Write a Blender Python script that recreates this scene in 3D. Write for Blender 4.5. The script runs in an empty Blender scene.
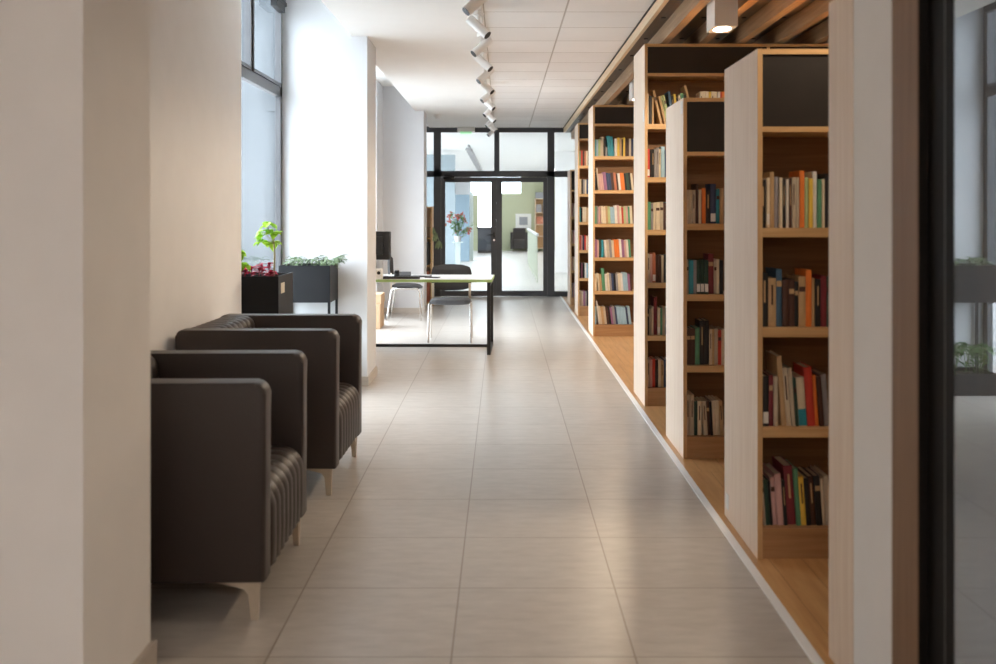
import bpy, bmesh, math, random
from mathutils import Vector, Matrix
random.seed(7)
C = bpy.context.scene.collection
PI = math.pi

# ------------------------------------------------------------------ materials
def nt(name):
    m = bpy.data.materials.new(name); m.use_nodes = True
    t = m.node_tree
    return m, t, t.nodes['Principled BSDF']

def mat(name, col, rough=0.6, metal=0.0, var=0.06, scale=30.0, bump=0.0, stretch=(1, 1, 1), spec=0.5):
    """plain procedural surface: colour broken up by object-space noise"""
    m, t, b = nt(name)
    b.inputs['Roughness'].default_value = rough
    b.inputs['Metallic'].default_value = metal
    b.inputs['Specular IOR Level'].default_value = spec
    tc = t.nodes.new('ShaderNodeTexCoord'); mp = t.nodes.new('ShaderNodeMapping')
    mp.inputs['Scale'].default_value = stretch
    n = t.nodes.new('ShaderNodeTexNoise'); n.inputs['Scale'].default_value = scale; n.inputs['Detail'].default_value = 3
    r = t.nodes.new('ShaderNodeValToRGB')
    r.color_ramp.elements[0].position = 0.3; r.color_ramp.elements[1].position = 0.7
    r.color_ramp.elements[0].color = [c * (1 - var) for c in col] + [1]
    r.color_ramp.elements[1].color = [min(1, c * (1 + var)) for c in col] + [1]
    t.links.new(tc.outputs['Object'], mp.inputs['Vector']); t.links.new(mp.outputs['Vector'], n.inputs['Vector'])
    t.links.new(n.outputs['Fac'], r.inputs['Fac']); t.links.new(r.outputs['Color'], b.inputs['Base Color'])
    if bump:
        bp = t.nodes.new('ShaderNodeBump'); bp.inputs['Strength'].default_value = bump; bp.inputs['Distance'].default_value = 0.002
        t.links.new(n.outputs['Fac'], bp.inputs['Height']); t.links.new(bp.outputs['Normal'], b.inputs['Normal'])
    return m

def wood(name, c0, c1, axis='z', rough=0.5):
    s = {'x': (1.2, 30, 30), 'y': (30, 1.2, 30), 'z': (30, 30, 1.2)}[axis]
    m, t, b = nt(name)
    b.inputs['Roughness'].default_value = rough
    b.inputs['Specular IOR Level'].default_value = 0.3
    tc = t.nodes.new('ShaderNodeTexCoord'); mp = t.nodes.new('ShaderNodeMapping'); mp.inputs['Scale'].default_value = s
    n = t.nodes.new('ShaderNodeTexNoise'); n.inputs['Scale'].default_value = 1.6; n.inputs['Detail'].default_value = 6; n.inputs['Distortion'].default_value = 0.6
    r = t.nodes.new('ShaderNodeValToRGB')
    r.color_ramp.elements[0].position = 0.32; r.color_ramp.elements[1].position = 0.68
    r.color_ramp.elements[0].color = list(c0) + [1]; r.color_ramp.elements[1].color = list(c1) + [1]
    t.links.new(tc.outputs['Object'], mp.inputs['Vector']); t.links.new(mp.outputs['Vector'], n.inputs['Vector'])
    t.links.new(n.outputs['Fac'], r.inputs['Fac']); t.links.new(r.outputs['Color'], b.inputs['Base Color'])
    return m

def tiles(name, c0, c1, joint, w, h, ox, oy, mortar, rough, streak=(1, 6, 1), offset=0.0, jbump=0.3, spec=0.5, nscale=2.2):
    m, t, b = nt(name)
    b.inputs['Specular IOR Level'].default_value = spec
    tc = t.nodes.new('ShaderNodeTexCoord'); mp = t.nodes.new('ShaderNodeMapping')
    mp.inputs['Location'].default_value = (-ox, -oy, 0)
    br = t.nodes.new('ShaderNodeTexBrick'); br.offset = offset; br.squash = 1
    br.inputs['Scale'].default_value = 1; br.inputs['Brick Width'].default_value = w; br.inputs['Row Height'].default_value = h
    br.inputs['Mortar Size'].default_value = mortar; br.inputs['Mortar Smooth'].default_value = 0.1; br.inputs['Bias'].default_value = 0
    m2 = t.nodes.new('ShaderNodeMapping'); m2.inputs['Scale'].default_value = streak
    n = t.nodes.new('ShaderNodeTexNoise'); n.inputs['Scale'].default_value = nscale; n.inputs['Detail'].default_value = 7; n.inputs['Roughness'].default_value = 0.65
    r = t.nodes.new('ShaderNodeValToRGB'); r.color_ramp.elements[0].position = 0.3; r.color_ramp.elements[1].position = 0.72
    r.color_ramp.elements[0].color = list(c0) + [1]; r.color_ramp.elements[1].color = list(c1) + [1]
    hs = t.nodes.new('ShaderNodeMix'); hs.data_type = 'RGBA'; hs.blend_type = 'MULTIPLY'; hs.inputs[0].default_value = 1.0
    br.inputs['Color1'].default_value = (0.93, 0.93, 0.93, 1); br.inputs['Color2'].default_value = (1, 1, 1, 1); br.inputs['Mortar'].default_value = (1, 1, 1, 1)
    mx = t.nodes.new('ShaderNodeMix'); mx.data_type = 'RGBA'; mx.inputs[7].default_value = list(joint) + [1]
    L = t.links.new
    L(tc.outputs['Object'], mp.inputs['Vector']); L(mp.outputs['Vector'], br.inputs['Vector'])
    L(tc.outputs['Object'], m2.inputs['Vector']); L(m2.outputs['Vector'], n.inputs['Vector']); L(n.outputs['Fac'], r.inputs['Fac'])
    L(r.outputs['Color'], hs.inputs[6]); L(br.outputs['Color'], hs.inputs[7])
    L(hs.outputs[2], mx.inputs[6]); L(br.outputs['Fac'], mx.inputs[0]); L(mx.outputs[2], b.inputs['Base Color'])
    b.inputs['Roughness'].default_value = rough
    bp = t.nodes.new('ShaderNodeBump'); bp.inputs['Strength'].default_value = jbump; bp.inputs['Distance'].default_value = 0.002; bp.invert = True
    L(br.outputs['Fac'], bp.inputs['Height']); L(bp.outputs['Normal'], b.inputs['Normal'])
    return m

def glass(name, tint=(0.95, 0.97, 0.97), boost=1.0, base=0.0):
    """thin pane: see-through with a Fresnel reflection"""
    m, t, b = nt(name); t.nodes.remove(b)
    out = t.nodes['Material Output']
    tr = t.nodes.new('ShaderNodeBsdfTransparent'); tr.inputs['Color'].default_value = list(tint) + [1]
    gl = t.nodes.new('ShaderNodeBsdfGlossy'); gl.inputs['Roughness'].default_value = 0.0
    n = t.nodes.new('ShaderNodeTexNoise'); n.inputs['Scale'].default_value = 3.0
    fr = t.nodes.new('ShaderNodeFresnel'); fr.inputs['IOR'].default_value = 1.5
    ma = t.nodes.new('ShaderNodeMath'); ma.operation = 'MULTIPLY_ADD'; ma.use_clamp = True
    ma.inputs[1].default_value = boost; ma.inputs[2].default_value = base
    mx = t.nodes.new('ShaderNodeMixShader')
    cr = t.nodes.new('ShaderNodeValToRGB')
    cr.color_ramp.elements[0].color = (0.92, 0.95, 0.97, 1); cr.color_ramp.elements[1].color = (0.95, 0.98, 1, 1)
    t.links.new(n.outputs['Fac'], cr.inputs['Fac']); t.links.new(cr.outputs['Color'], gl.inputs['Color'])
    ge = t.nodes.new('ShaderNodeNewGeometry'); iv = t.nodes.new('ShaderNodeMath'); iv.operation = 'SUBTRACT'; iv.inputs[0].default_value = 1.0
    fm = t.nodes.new('ShaderNodeMath'); fm.operation = 'MULTIPLY'
    t.links.new(ge.outputs['Backfacing'], iv.inputs[1]); t.links.new(iv.outputs[0], fm.inputs[1])   # reflect once, on the entry face
    t.links.new(fr.outputs[0], ma.inputs[0]); t.links.new(ma.outputs[0], fm.inputs[0]); t.links.new(fm.outputs[0], mx.inputs[0])
    t.links.new(tr.outputs[0], mx.inputs[1]); t.links.new(gl.outputs[0], mx.inputs[2]); t.links.new(mx.outputs[0], out.inputs['Surface'])
    return m

def glow(name, col, s):
    m, t, b = nt(name)
    b.inputs['Base Color'].default_value = list(col) + [1]
    b.inputs['Emission Color'].default_value = list(col) + [1]; b.inputs['Emission Strength'].default_value = s
    return m

M = {}
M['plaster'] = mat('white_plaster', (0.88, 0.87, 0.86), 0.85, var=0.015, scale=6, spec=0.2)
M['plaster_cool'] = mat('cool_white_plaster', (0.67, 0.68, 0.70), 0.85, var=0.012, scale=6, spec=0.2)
M['ceiling'] = mat('ceiling_paint', (0.90, 0.90, 0.89), 0.9, var=0.01, scale=5, spec=0.2)
M['ceil_tile'] = tiles('ceiling_tile', (0.86, 0.855, 0.85), (0.90, 0.89, 0.885), (0.50, 0.47, 0.44), 0.6, 0.62, -0.135, 7.36, 0.007, 0.85, (1, 1, 1), 0, 0.2, 0.2)
M['tile'] = tiles('floor_tile', (0.42, 0.38, 0.34), (0.53, 0.485, 0.44), (0.25, 0.20, 0.16), 0.6, 0.6, -0.165, 3.866, 0.003, 0.31, (1.5, 4.5, 1), 0, 0.4, 0.4, 4.5)
M['parquet'] = tiles('oak_parquet', (0.44, 0.225, 0.085), (0.62, 0.36, 0.16), (0.22, 0.11, 0.04), 0.14, 1.3, 1.03, 0.4, 0.0012, 0.35, (14, 1.1, 1), 0.37, 0.1, 0.4, 1.6)
M['oak_end'] = wood('pale_oak_upright', (0.77, 0.615, 0.485), (0.86, 0.72, 0.59), 'z')
M['oak_up'] = wood('oak_upright', (0.52, 0.315, 0.145), (0.62, 0.40, 0.20), 'z')
M['oak_shelf'] = wood('oak_shelf', (0.54, 0.32, 0.14), (0.64, 0.41, 0.20), 'x')
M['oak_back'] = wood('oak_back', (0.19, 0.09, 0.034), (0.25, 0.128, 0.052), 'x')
M['oak_plinth'] = wood('oak_plinth', (0.36, 0.19, 0.085), (0.46, 0.26, 0.125), 'x')
M['oak_slat'] = wood('oak_slat', (0.29, 0.18, 0.10), (0.40, 0.265, 0.155), 'y')
M['oak_fascia'] = wood('oak_fascia', (0.72, 0.54, 0.36), (0.80, 0.63, 0.44), 'y')
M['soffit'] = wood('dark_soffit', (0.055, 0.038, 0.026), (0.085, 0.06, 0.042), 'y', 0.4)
M['charcoal'] = mat('charcoal_board', (0.022, 0.017, 0.014), 0.6, var=0.08, scale=8, spec=0.25)
M['trim_wood'] = wood('door_lining_wood', (0.22, 0.125, 0.07), (0.27, 0.16, 0.09), 'z', 0.55)
M['frame'] = mat('anthracite_aluminium', (0.072, 0.074, 0.081), 0.42, 0.2, var=0.04, scale=15)
M['frame_win'] = mat('grey_window_aluminium', (0.10, 0.10, 0.105), 0.4, 0.3, var=0.04, scale=15)
M['frame_dark'] = mat('black_door_aluminium', (0.008, 0.006, 0.005), 0.6, 0.0, var=0.1, scale=20, spec=0.15)
M['gasket'] = mat('grey_gasket', (0.10, 0.09, 0.085), 0.5, var=0.05)
M['glass'] = glass('clear_glass')
M['glass_door'] = glass('dark_reflecting_glass', (0.42, 0.42, 0.42), 1.5, 0.10)
t = M['glass_door'].node_tree   # a little dust on the pane
mx0 = [n for n in t.nodes if n.type == 'MIX_SHADER'][0]; df = t.nodes.new('ShaderNodeBsdfDiffuse'); df.inputs['Color'].default_value = (0.62, 0.64, 0.66, 1); ms = t.nodes.new('ShaderNodeMixShader'); ms.inputs[0].default_value = 0.16
t.links.new(mx0.outputs[0], ms.inputs[1]); t.links.new(df.outputs[0], ms.inputs[2]); t.links.new(ms.outputs[0], t.nodes['Material Output'].inputs['Surface'])
M['alu'] = mat('brushed_aluminium', (0.85, 0.85, 0.85), 0.4, 0.15, var=0.05, scale=40, stretch=(10, 1, 1))
M['chrome'] = mat('chrome', (0.72, 0.70, 0.67), 0.18, 1.0, var=0.03)
M['leg_metal'] = mat('satin_steel', (0.66, 0.58, 0.48), 0.3, 0.9, var=0.04)
M['uphol'] = mat('dark_brown_upholstery', (0.037, 0.0255, 0.0215), 0.47, var=0.10, scale=240, bump=0.15)
M['seatfab'] = mat('charcoal_fabric', (0.032, 0.030, 0.030), 0.8, var=0.12, scale=300, bump=0.2)
M['black'] = mat('black_metal', (0.012, 0.012, 0.013), 0.45, 0.1, var=0.1)
M['planter'] = mat('black_planter_steel', (0.008, 0.0085, 0.010), 0.5, 0.0, var=0.08, scale=12, spec=0.25)
M['soil'] = mat('potting_soil', (0.03, 0.02, 0.014), 0.95, var=0.4, scale=60, bump=0.5)
M['white'] = mat('white_lacquer', (0.80, 0.79, 0.77), 0.4, var=0.01)
M['paper'] = mat('white_paper', (0.80, 0.78, 0.74), 0.8, var=0.02)
M['desk'] = mat('white_laminate', (0.80, 0.82, 0.84), 0.35, var=0.01)
M['green_edge'] = mat('green_edge_band', (0.36, 0.52, 0.20), 0.45, var=0.03)
M['lime'] = mat('lime_leaf', (0.36, 0.60, 0.05), 0.5, var=0.2, scale=25)
M['leaf'] = mat('green_leaf', (0.13, 0.24, 0.075), 0.5, var=0.35, scale=25)
M['leaf_grey'] = mat('grey_green_leaf', (0.17, 0.24, 0.13), 0.55, var=0.3, scale=25)
M['coleus'] = mat('crimson_leaf', (0.33, 0.010, 0.035), 0.5, var=0.4, scale=25)
for k in ('lime', 'coleus', 'leaf'):
    t = M[k].node_tree; b = t.nodes['Principled BSDF']; tl = t.nodes.new('ShaderNodeBsdfTranslucent'); mx = t.nodes.new('ShaderNodeMixShader'); mx.inputs[0].default_value = 0.4
    t.links.new(b.inputs['Base Color'].links[0].from_socket, tl.inputs['Color'])
    t.links.new(b.outputs[0], mx.inputs[1]); t.links.new(tl.outputs[0], mx.inputs[2]); t.links.new(mx.outputs[0], t.nodes['Material Output'].inputs['Surface'])
M['stem'] = mat('plant_stem', (0.36, 0.33, 0.20), 0.7, var=0.1)
M['flower'] = mat('red_blossom', (0.42, 0.08, 0.05), 0.6, var=0.3)
M['cardboard'] = mat('cardboard', (0.46, 0.31, 0.19), 0.85, var=0.05, scale=12)
M['screen'] = mat('black_plastic', (0.018, 0.019, 0.022), 0.4, var=0.05)
M['greyplastic'] = mat('grey_plastic', (0.30, 0.31, 0.33), 0.5, var=0.03)
M['greenwall'] = mat('sage_green_paint', (0.50, 0.52, 0.34), 0.85, var=0.02, scale=4)
M['bluepaint'] = mat('pale_blue_paint', (0.24, 0.33, 0.40), 0.8, var=0.02, scale=4)
M['paleblue'] = mat('powder_blue_paint', (0.38, 0.45, 0.49), 0.8, var=0.02, scale=4)
M['mint'] = mat('pale_mint_paint', (0.66, 0.74, 0.72), 0.7, var=0.02, scale=4)
M['greywall'] = mat('mid_grey_paint', (0.42, 0.42, 0.43), 0.8, var=0.02, scale=4)
M['halltile'] = tiles('hall_tile', (0.62, 0.60, 0.57), (0.70, 0.68, 0.65), (0.45, 0.43, 0.4), 0.6, 0.6, 0, 0, 0.003, 0.35)
M['bal'] = mat('pale_green_metal', (0.50, 0.54, 0.44), 0.5, var=0.02)
M['facade'] = mat('pale_render', (0.075, 0.082, 0.088), 0.9, var=0.03, scale=0.5, spec=0.1)
M['terrace'] = mat('pale_terrace', (0.40, 0.40, 0.395), 0.9, var=0.05, scale=2, spec=0.1)
M['asphalt'] = mat('paving', (0.10, 0.105, 0.11), 0.9, var=0.08, scale=2, spec=0.1)
M['lamp'] = glow('lit_lens', (1.0, 0.93, 0.82), 14)
M['exit'] = glow('green_lens', (0.45, 0.95, 0.52), 0.35)
M['led'] = glow('led_panel', (1.0, 0.95, 0.90), 7.0)  # glow of the added lobby fill panel
M['skirting'] = mat('skirting_tile', (0.50, 0.45, 0.40), 0.5, var=0.06, scale=6, stretch=(1, 1, 6))
M['maroon'] = mat('brick_red_box', (0.30, 0.10, 0.06), 0.7, var=0.08)
M['darkbag'] = mat('dark_grey_fabric', (0.045, 0.05, 0.06), 0.8, var=0.1)

# ------------------------------------------------------------------ mesh helpers
def new_bm(): return bmesh.new()

def add_box(bm, a, b, bev=0.0, seg=2):
    a, b = Vector(a), Vector(b)
    c = (a + b) / 2; s = b - a
    r = bmesh.ops.create_cube(bm, size=1.0, matrix=Matrix.Translation(c) @ Matrix.Diagonal((s.x, s.y, s.z, 1)))
    if bev:
        es = list({e for v in r['verts'] for e in v.link_edges})
        bmesh.ops.bevel(bm, geom=es, offset=bev, segments=seg, profile=0.5, affect='EDGES')
    return bm

def add_tube(bm, pts, r, n=8, close=True):
    """round bar along a polyline"""
    pts = [Vector(p) for p in pts]; rings = []
    for i, p in enumerate(pts):
        d = (pts[min(i + 1, len(pts) - 1)] - pts[max(i - 1, 0)]).normalized()
        u = d.orthogonal().normalized() if abs(d.z) > 0.99 else d.cross(Vector((0, 0, 1))).normalized()
        w = d.cross(u).normalized()
        rr = r[i] if isinstance(r, (list, tuple)) else r
        rings.append([bm.verts.new(p + u * math.cos(2 * PI * k / n) * rr + w * math.sin(2 * PI * k / n) * rr) for k in range(n)])
    for a, b in zip(rings, rings[1:]):
        for k in range(n): bm.faces.new((a[k], a[(k + 1) % n], b[(k + 1) % n], b[k]))
    if close:
        bm.faces.new(list(reversed(rings[0]))); bm.faces.new(rings[-1])
    return bm

def add_prism(bm, poly, axis, t0, t1):
    """2D outline extruded along an axis (0=x: poly is (y,z); 1=y: poly is (x,z); 2=z: poly is (x,y))"""
    def P(p, t):
        return (t, p[0], p[1]) if axis == 0 else ((p[0], t, p[1]) if axis == 1 else (p[0], p[1], t))
    A = [bm.verts.new(P(p, t0)) for p in poly]; B = [bm.verts.new(P(p, t1)) for p in poly]
    n = len(poly)
    bm.faces.new(A); bm.faces.new(list(reversed(B)))
    for k in range(n): bm.faces.new((A[(k + 1) % n], A[k], B[k], B[(k + 1) % n]))
    return bm

def add_leaf(bm, p, d, up, L, W, droop=0.3):
    """a pointed leaf bent along its length and folded at the midrib"""
    p = Vector(p); d = Vector(d).normalized(); s = d.cross(Vector(up)).normalized()
    u = s.cross(d).normalized(); N = 4; rows = []
    for i in range(N + 1):
        t = i / N
        w = W * math.sin(PI * min(1, 0.12 + t * 0.88)) ** 0.8 * 0.5
        c = p + d * L * t + Vector((0, 0, -1)) * droop * L * t * t
        rows.append((bm.verts.new(c - s * w + u * w * 0.3), bm.verts.new(c), bm.verts.new(c + s * w + u * w * 0.3)))
    for a, b in zip(rows, rows[1:]):
        bm.faces.new((a[0], a[1], b[1], b[0])); bm.faces.new((a[1], a[2], b[2], b[1]))
    return bm

def obj(name, bm, m, parent=None, smooth=False):
    me = bpy.data.meshes.new(name)
    bmesh.ops.recalc_face_normals(bm, faces=bm.faces)
    bm.to_mesh(me); bm.free()
    me.materials.append(M[m] if isinstance(m, str) else m)
    if smooth:
        for p in me.polygons: p.use_smooth = True
        try: me.set_sharp_from_angle(angle=math.radians(38))
        except Exception: pass
    o = bpy.data.objects.new(name, me); C.objects.link(o)
    if parent: o.parent = parent
    return o

def box(name, a, b, m, parent=None, bev=0.0, seg=2):
    return obj(name, add_box(new_bm(), a, b, bev, seg), m, parent, smooth=bev > 0)

def tag(o, label, cat, group=None):
    o['label'] = label; o['category'] = cat
    if group: o['group'] = group
    return o

def thing(name, label, cat, loc=(0, 0, 0), rz=0.0, group=None):
    o = bpy.data.objects.new(name, None); C.objects.link(o)
    o.empty_display_size = 0.1; o.location = loc; o.rotation_euler = (0, 0, rz)
    return tag(o, label, cat, group)

def struct(o, label, cat):
    o['kind'] = 'structure'; return tag(o, label, cat)

def dup(root, loc, rz=None, label=None):
    r = root.copy(); C.objects.link(r); r.location = loc
    if rz is not None: r.rotation_euler = (0, 0, rz)
    if label: r['label'] = label
    for ch in list(root.children):
        c = ch.copy(); C.objects.link(c); c.parent = r
        for g in ch.children:
            d = g.copy(); C.objects.link(d); d.parent = c
    return r

# ------------------------------------------------------------------ setting
CZ = 2.93          # ceiling height
XC = -1.13         # corridor face of the columns
struct(box('floor', (-2.5, -3.0, -0.12), (1.0, 17.34, 0.0), 'tile'), 'square greige stone tile floor of the corridor', 'floor')
f2 = struct(box('wooden_floor', (1.035, -3.0, -0.12), (2.95, 17.34, 0.0), 'parquet'), 'orange oak parquet floor under the bookcases', 'floor')
struct(box('trim_1', (1.0, -3.0, -0.12), (1.035, 17.34, 0.006), 'alu'), 'straight aluminium strip between stone tiles and oak parquet', 'floor strip')
struct(box('floor_hall', (-3.6, 17.34, -0.12), (3.2, 39.0, 0.0), 'halltile'), 'pale tile floor of the hall beyond the glass doors', 'floor')

struct(box('ceiling', (-1.26, 3.2, CZ), (-0.137, 17.34, 3.45), 'ceiling'), 'smooth white plaster ceiling left of the spotlight track', 'ceiling')
struct(box('ceiling_tiled', (-0.137, 3.2, CZ), (2.95, 17.34, 3.45), 'ceil_tile'), 'white suspended tile ceiling right of the spotlight track', 'ceiling')
struct(box('ceiling_recess', (-1.95, 3.2, 3.28), (-1.262, 17.34, 3.45), 'ceiling'), 'higher white ceiling strip above the window bays', 'ceiling')
struct(box('ceiling_lobby', (-2.5, -3.0, CZ), (2.95, 3.198, 3.1), 'ceiling'), 'white ceiling of the entrance lobby', 'ceiling')
struct(box('ceiling_hall', (-3.6, 17.42, 2.95), (3.2, 39.0, 3.1), 'ceiling'), 'white ceiling of the hall beyond the glass doors', 'ceiling')

struct(box('wall_pier', (-2.5, 2.685, 0.0), (-1.125, 3.2, CZ), 'plaster'), 'thick white plaster pier at the left of the opening', 'wall')
struct(box('wall_left', (-1.886, 3.2, 0.0), (-1.72, 6.60, 3.28), 'plaster'), 'white plaster wall behind the two armchairs', 'wall')
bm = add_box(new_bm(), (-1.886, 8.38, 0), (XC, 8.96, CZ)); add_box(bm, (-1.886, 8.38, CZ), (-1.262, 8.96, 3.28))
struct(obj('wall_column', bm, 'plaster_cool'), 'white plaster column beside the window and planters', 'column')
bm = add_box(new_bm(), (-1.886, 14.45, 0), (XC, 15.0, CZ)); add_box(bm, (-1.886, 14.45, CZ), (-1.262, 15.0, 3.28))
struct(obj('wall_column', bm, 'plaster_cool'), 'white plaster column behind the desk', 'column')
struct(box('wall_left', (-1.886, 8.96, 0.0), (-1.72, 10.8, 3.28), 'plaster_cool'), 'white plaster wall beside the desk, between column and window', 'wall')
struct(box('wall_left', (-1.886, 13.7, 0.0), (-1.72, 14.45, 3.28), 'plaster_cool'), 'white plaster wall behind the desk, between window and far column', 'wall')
struct(box('wall_left_end', (-1.98, 15.0, 0), (-1.9, 17.30, 3.28), 'plaster_cool'), 'white wall stub beside the glazed partition', 'wall')
struct(box('wall_right', (2.95, -3.0, 0), (3.1, 17.34, 3.45), 'plaster'), 'white wall behind the bookcase aisles', 'wall')
struct(box('wall_right_pier', (1.07, 2.745, 0), (1.6, 3.045, CZ), 'plaster'), 'greyish plaster pier at the right of the opening', 'wall')
struct(box('trim_2', (1.07, 2.575, 0), (1.6, 2.744, CZ), 'trim_wood'), 'brown wooden lining of the right door opening', 'door lining')
struct(box('wall_lobby_right', (1.45, -3.0, 0), (1.6, 2.574, CZ), 'trim_wood'), 'brown panelled wall behind the open glass door', 'wall')
struct(box('wall_lobby_back', (-2.5, -3.2, 0), (2.95, -3.0, 3.1), 'plaster'), 'white lobby wall behind the viewer', 'wall')
struct(box('wall_lobby_left', (-2.5, -3.0, 0), (-2.3, 2.684, CZ), 'plaster'), 'white lobby wall at the left', 'wall')

# skirtings
struct(box('baseboard_pier', (-2.5, 2.672, 0), (-1.108, 3.215, 0.08), 'skirting'), 'stone skirting around the left pier', 'skirting')
struct(box('baseboard_left', (-1.72, 3.22, 0), (-1.708, 6.60, 0.08), 'skirting'), 'stone skirting behind the armchairs', 'skirting')
struct(box('baseboard_column', (-1.86, 8.368, 0), (XC + 0.012, 8.972, 0.08), 'skirting'), 'stone skirting around the nearer column', 'skirting')
struct(box('baseboard_column', (-1.86, 14.438, 0), (XC + 0.012, 15.012, 0.08), 'skirting'), 'stone skirting around the column behind the desk', 'skirting')

# tall windows in the left bays
def window(name, y0, y1, vents, label):
    root = thing(name, label, 'window'); root['kind'] = 'structure'
    X0, X1 = -1.885, -1.84
    bm = new_bm()
    add_box(bm, (X0, y0, 0), (X1, y0 + 0.06, 3.28)); add_box(bm, (X0, y1 - 0.07, 0), (X1, y1, 3.28))
    add_box(bm, (X0, y0, 0), (X1, y1, 0.08)); add_box(bm, (X0, y0, 3.19), (X1 + 0.03, y1, 3.28))
    add_box(bm, (X0, y0, 2.415), (X1, y1, 2.495))
    for v in vents: add_box(bm, (X0, v - 0.03, 2.495), (X1, v + 0.03, 3.19))
    obj('window_frame', bm, 'frame_win', root)
    bm = new_bm()
    e = [y0 + 0.06] + [q for v in vents for q in (v - 0.03, v + 0.03)] + [y1 - 0.07]
    for a, b in zip(e[0::2], e[1::2]):
        for (p, q) in (((a, 2.495), (a + 0.025, 3.19)), ((b - 0.025, 2.495), (b, 3.19)), ((a, 2.495), (b, 2.52)), ((a, 3.165), (b, 3.19))):
            add_box(bm, (X0 + 0.012, p[0], p[1]), (X1 + 0.012, q[0], q[1]))
    obj('vent_sash', bm, 'frame_win', root)
    box('pane', (-1.868, y0 + 0.05, 0.07), (-1.860, y1 - 0.06, 2.43), 'glass', root)
    box('pane', (-1.868, y0 + 0.05, 2.48), (-1.860, y1 - 0.06, 3.2), 'glass', root)
    return root
w1 = window('window_1', 6.62, 8.375, (7.33,), 'tall grey aluminium window beside the planters')
bm = add_box(new_bm(), (-1.84, 7.95, 3.10), (-1.79, 8.25, 3.18)); add_box(bm, (-1.80, 7.6, 3.16), (-1.785, 8.3, 3.19))
obj('vent_opener', bm, 'black', w1)
window('window_2', 10.82, 13.68, (12.2,), 'wide grey aluminium window beside the desk')

# outside: ground and an added building, shaped for the light at the windows
struct(box('ground', (-60, 25, -0.4), (-2.3, 90, -0.15), 'asphalt'), 'dark asphalt outside the window, far away', 'ground')
struct(box('ground', (-60, -40, -0.4), (-2.3, 25, -0.15), 'terrace'), 'pale terrace paving outside the windows', 'ground')  # pale unseen ground, added to bounce daylight onto the ceiling
bm = add_box(new_bm(), (-45, 34, -0.2), (-5, 50, 13))  # building put in to dim the view through the window
for k in range(10):
    for j in range(3): add_box(bm, (-44 + k * 4, 33.93, 1 + j * 3.9), (-42.4 + k * 4, 34.02, 3.2 + j * 3.9))
struct(obj('facade', bm, 'facade'), 'grey neighbouring building seen through the window', 'building')

# glazed partition with double door
def partition():
    Y0, Y1 = 17.34, 17.42
    r = thing('wall_end', 'anthracite glazed partition closing the corridor', 'glazed partition'); r['kind'] = 'structure'
    def bar(n, x0, x1, z0, z1): box(n, (x0, Y0, z0), (x1, Y1, z1), 'frame', r)
    bar('head_rail', -1.9, 2.95, 2.85, 2.95)
    bar('transom', -1.9, 2.95, 2.075, 2.18)
    for a, b in ((-1.186, -1.06), (0.79, 0.91), (2.2, 2.3)): bar('mullion', a, b, 0, 2.85)
    bar('mullion', -0.135, -0.045, 2.18, 2.85)
    bar('bottom_rail', -1.9, -1.186, 0, 0.09); bar('bottom_rail', 0.91, 2.95, 0, 0.09)
    for a, b in ((-1.9, -1.186), (-1.06, -0.135), (-0.045, 0.79), (0.91, 2.2), (2.3, 2.95)):
        box('pane', (a, 17.376, 2.18), (b, 17.384, 2.85), 'glass', r)
    for a, b in ((-1.9, -1.186), (0.91, 2.2), (2.3, 2.95)):
        box('pane', (a, 17.376, 0.09), (b, 17.384, 2.075), 'glass', r)
    def leaf(name, x0, x1, g0, g1, label):
        d = thing(name, label, 'door'); d['kind'] = 'structure'
        bm = new_bm()
        add_box(bm, (x0, 17.325, 0.01), (g0, 17.405, 2.07)); add_box(bm, (g1, 17.325, 0.01), (x1, 17.405, 2.07))
        add_box(bm, (g0, 17.325, 0.01), (g1, 17.405, 0.10)); add_box(bm, (g0, 17.325, 1.985), (g1, 17.405, 2.07))
        obj('door_frame', bm, 'frame', d)
        box('pane', (g0, 17.36, 0.1), (g1, 17.368, 1.985), 'glass', d)
        return d
    a = leaf('door_1', -1.056, -0.1, -0.985, -0.19, 'left leaf of the glazed double door, with black lever handle')
    b = leaf('door_2', -0.0995, 0.786, 0.0, 0.715, 'right leaf of the glazed double door, showing the green wall')
    bm = add_box(new_bm(), (-0.155, 17.313, 1.03), (-0.12, 17.325, 1.12), 0.004); add_tube(bm, [(-0.135, 17.32, 1.075), (-0.135, 17.27, 1.075), (-0.16, 17.262, 1.075), (-0.26, 17.262, 1.07)], 0.011)
    obj('lever_handle', bm, 'black', a, True)
    bm = add_tube(new_bm(), [(-0.137, 17.324, 0.98), (-0.137, 17.308, 0.98)], 0.018, 12)
    obj('lock_cylinder', bm, 'chrome', a, True)
    bm = add_box(new_bm(), (-1.02, 17.27, 2.035), (-0.82, 17.325, 2.085), 0.006); add_box(bm, (-1.0, 17.25, 2.09), (-0.83, 17.285, 2.10))
    obj('door_closer', bm, 'black', a, True)
    bm = add_box(new_bm(), (-0.99, 17.30, 1.22), (-0.96, 17.325, 1.27), 0.003)
    obj('call_button', bm, 'maroon', a, True)
partition()

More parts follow.
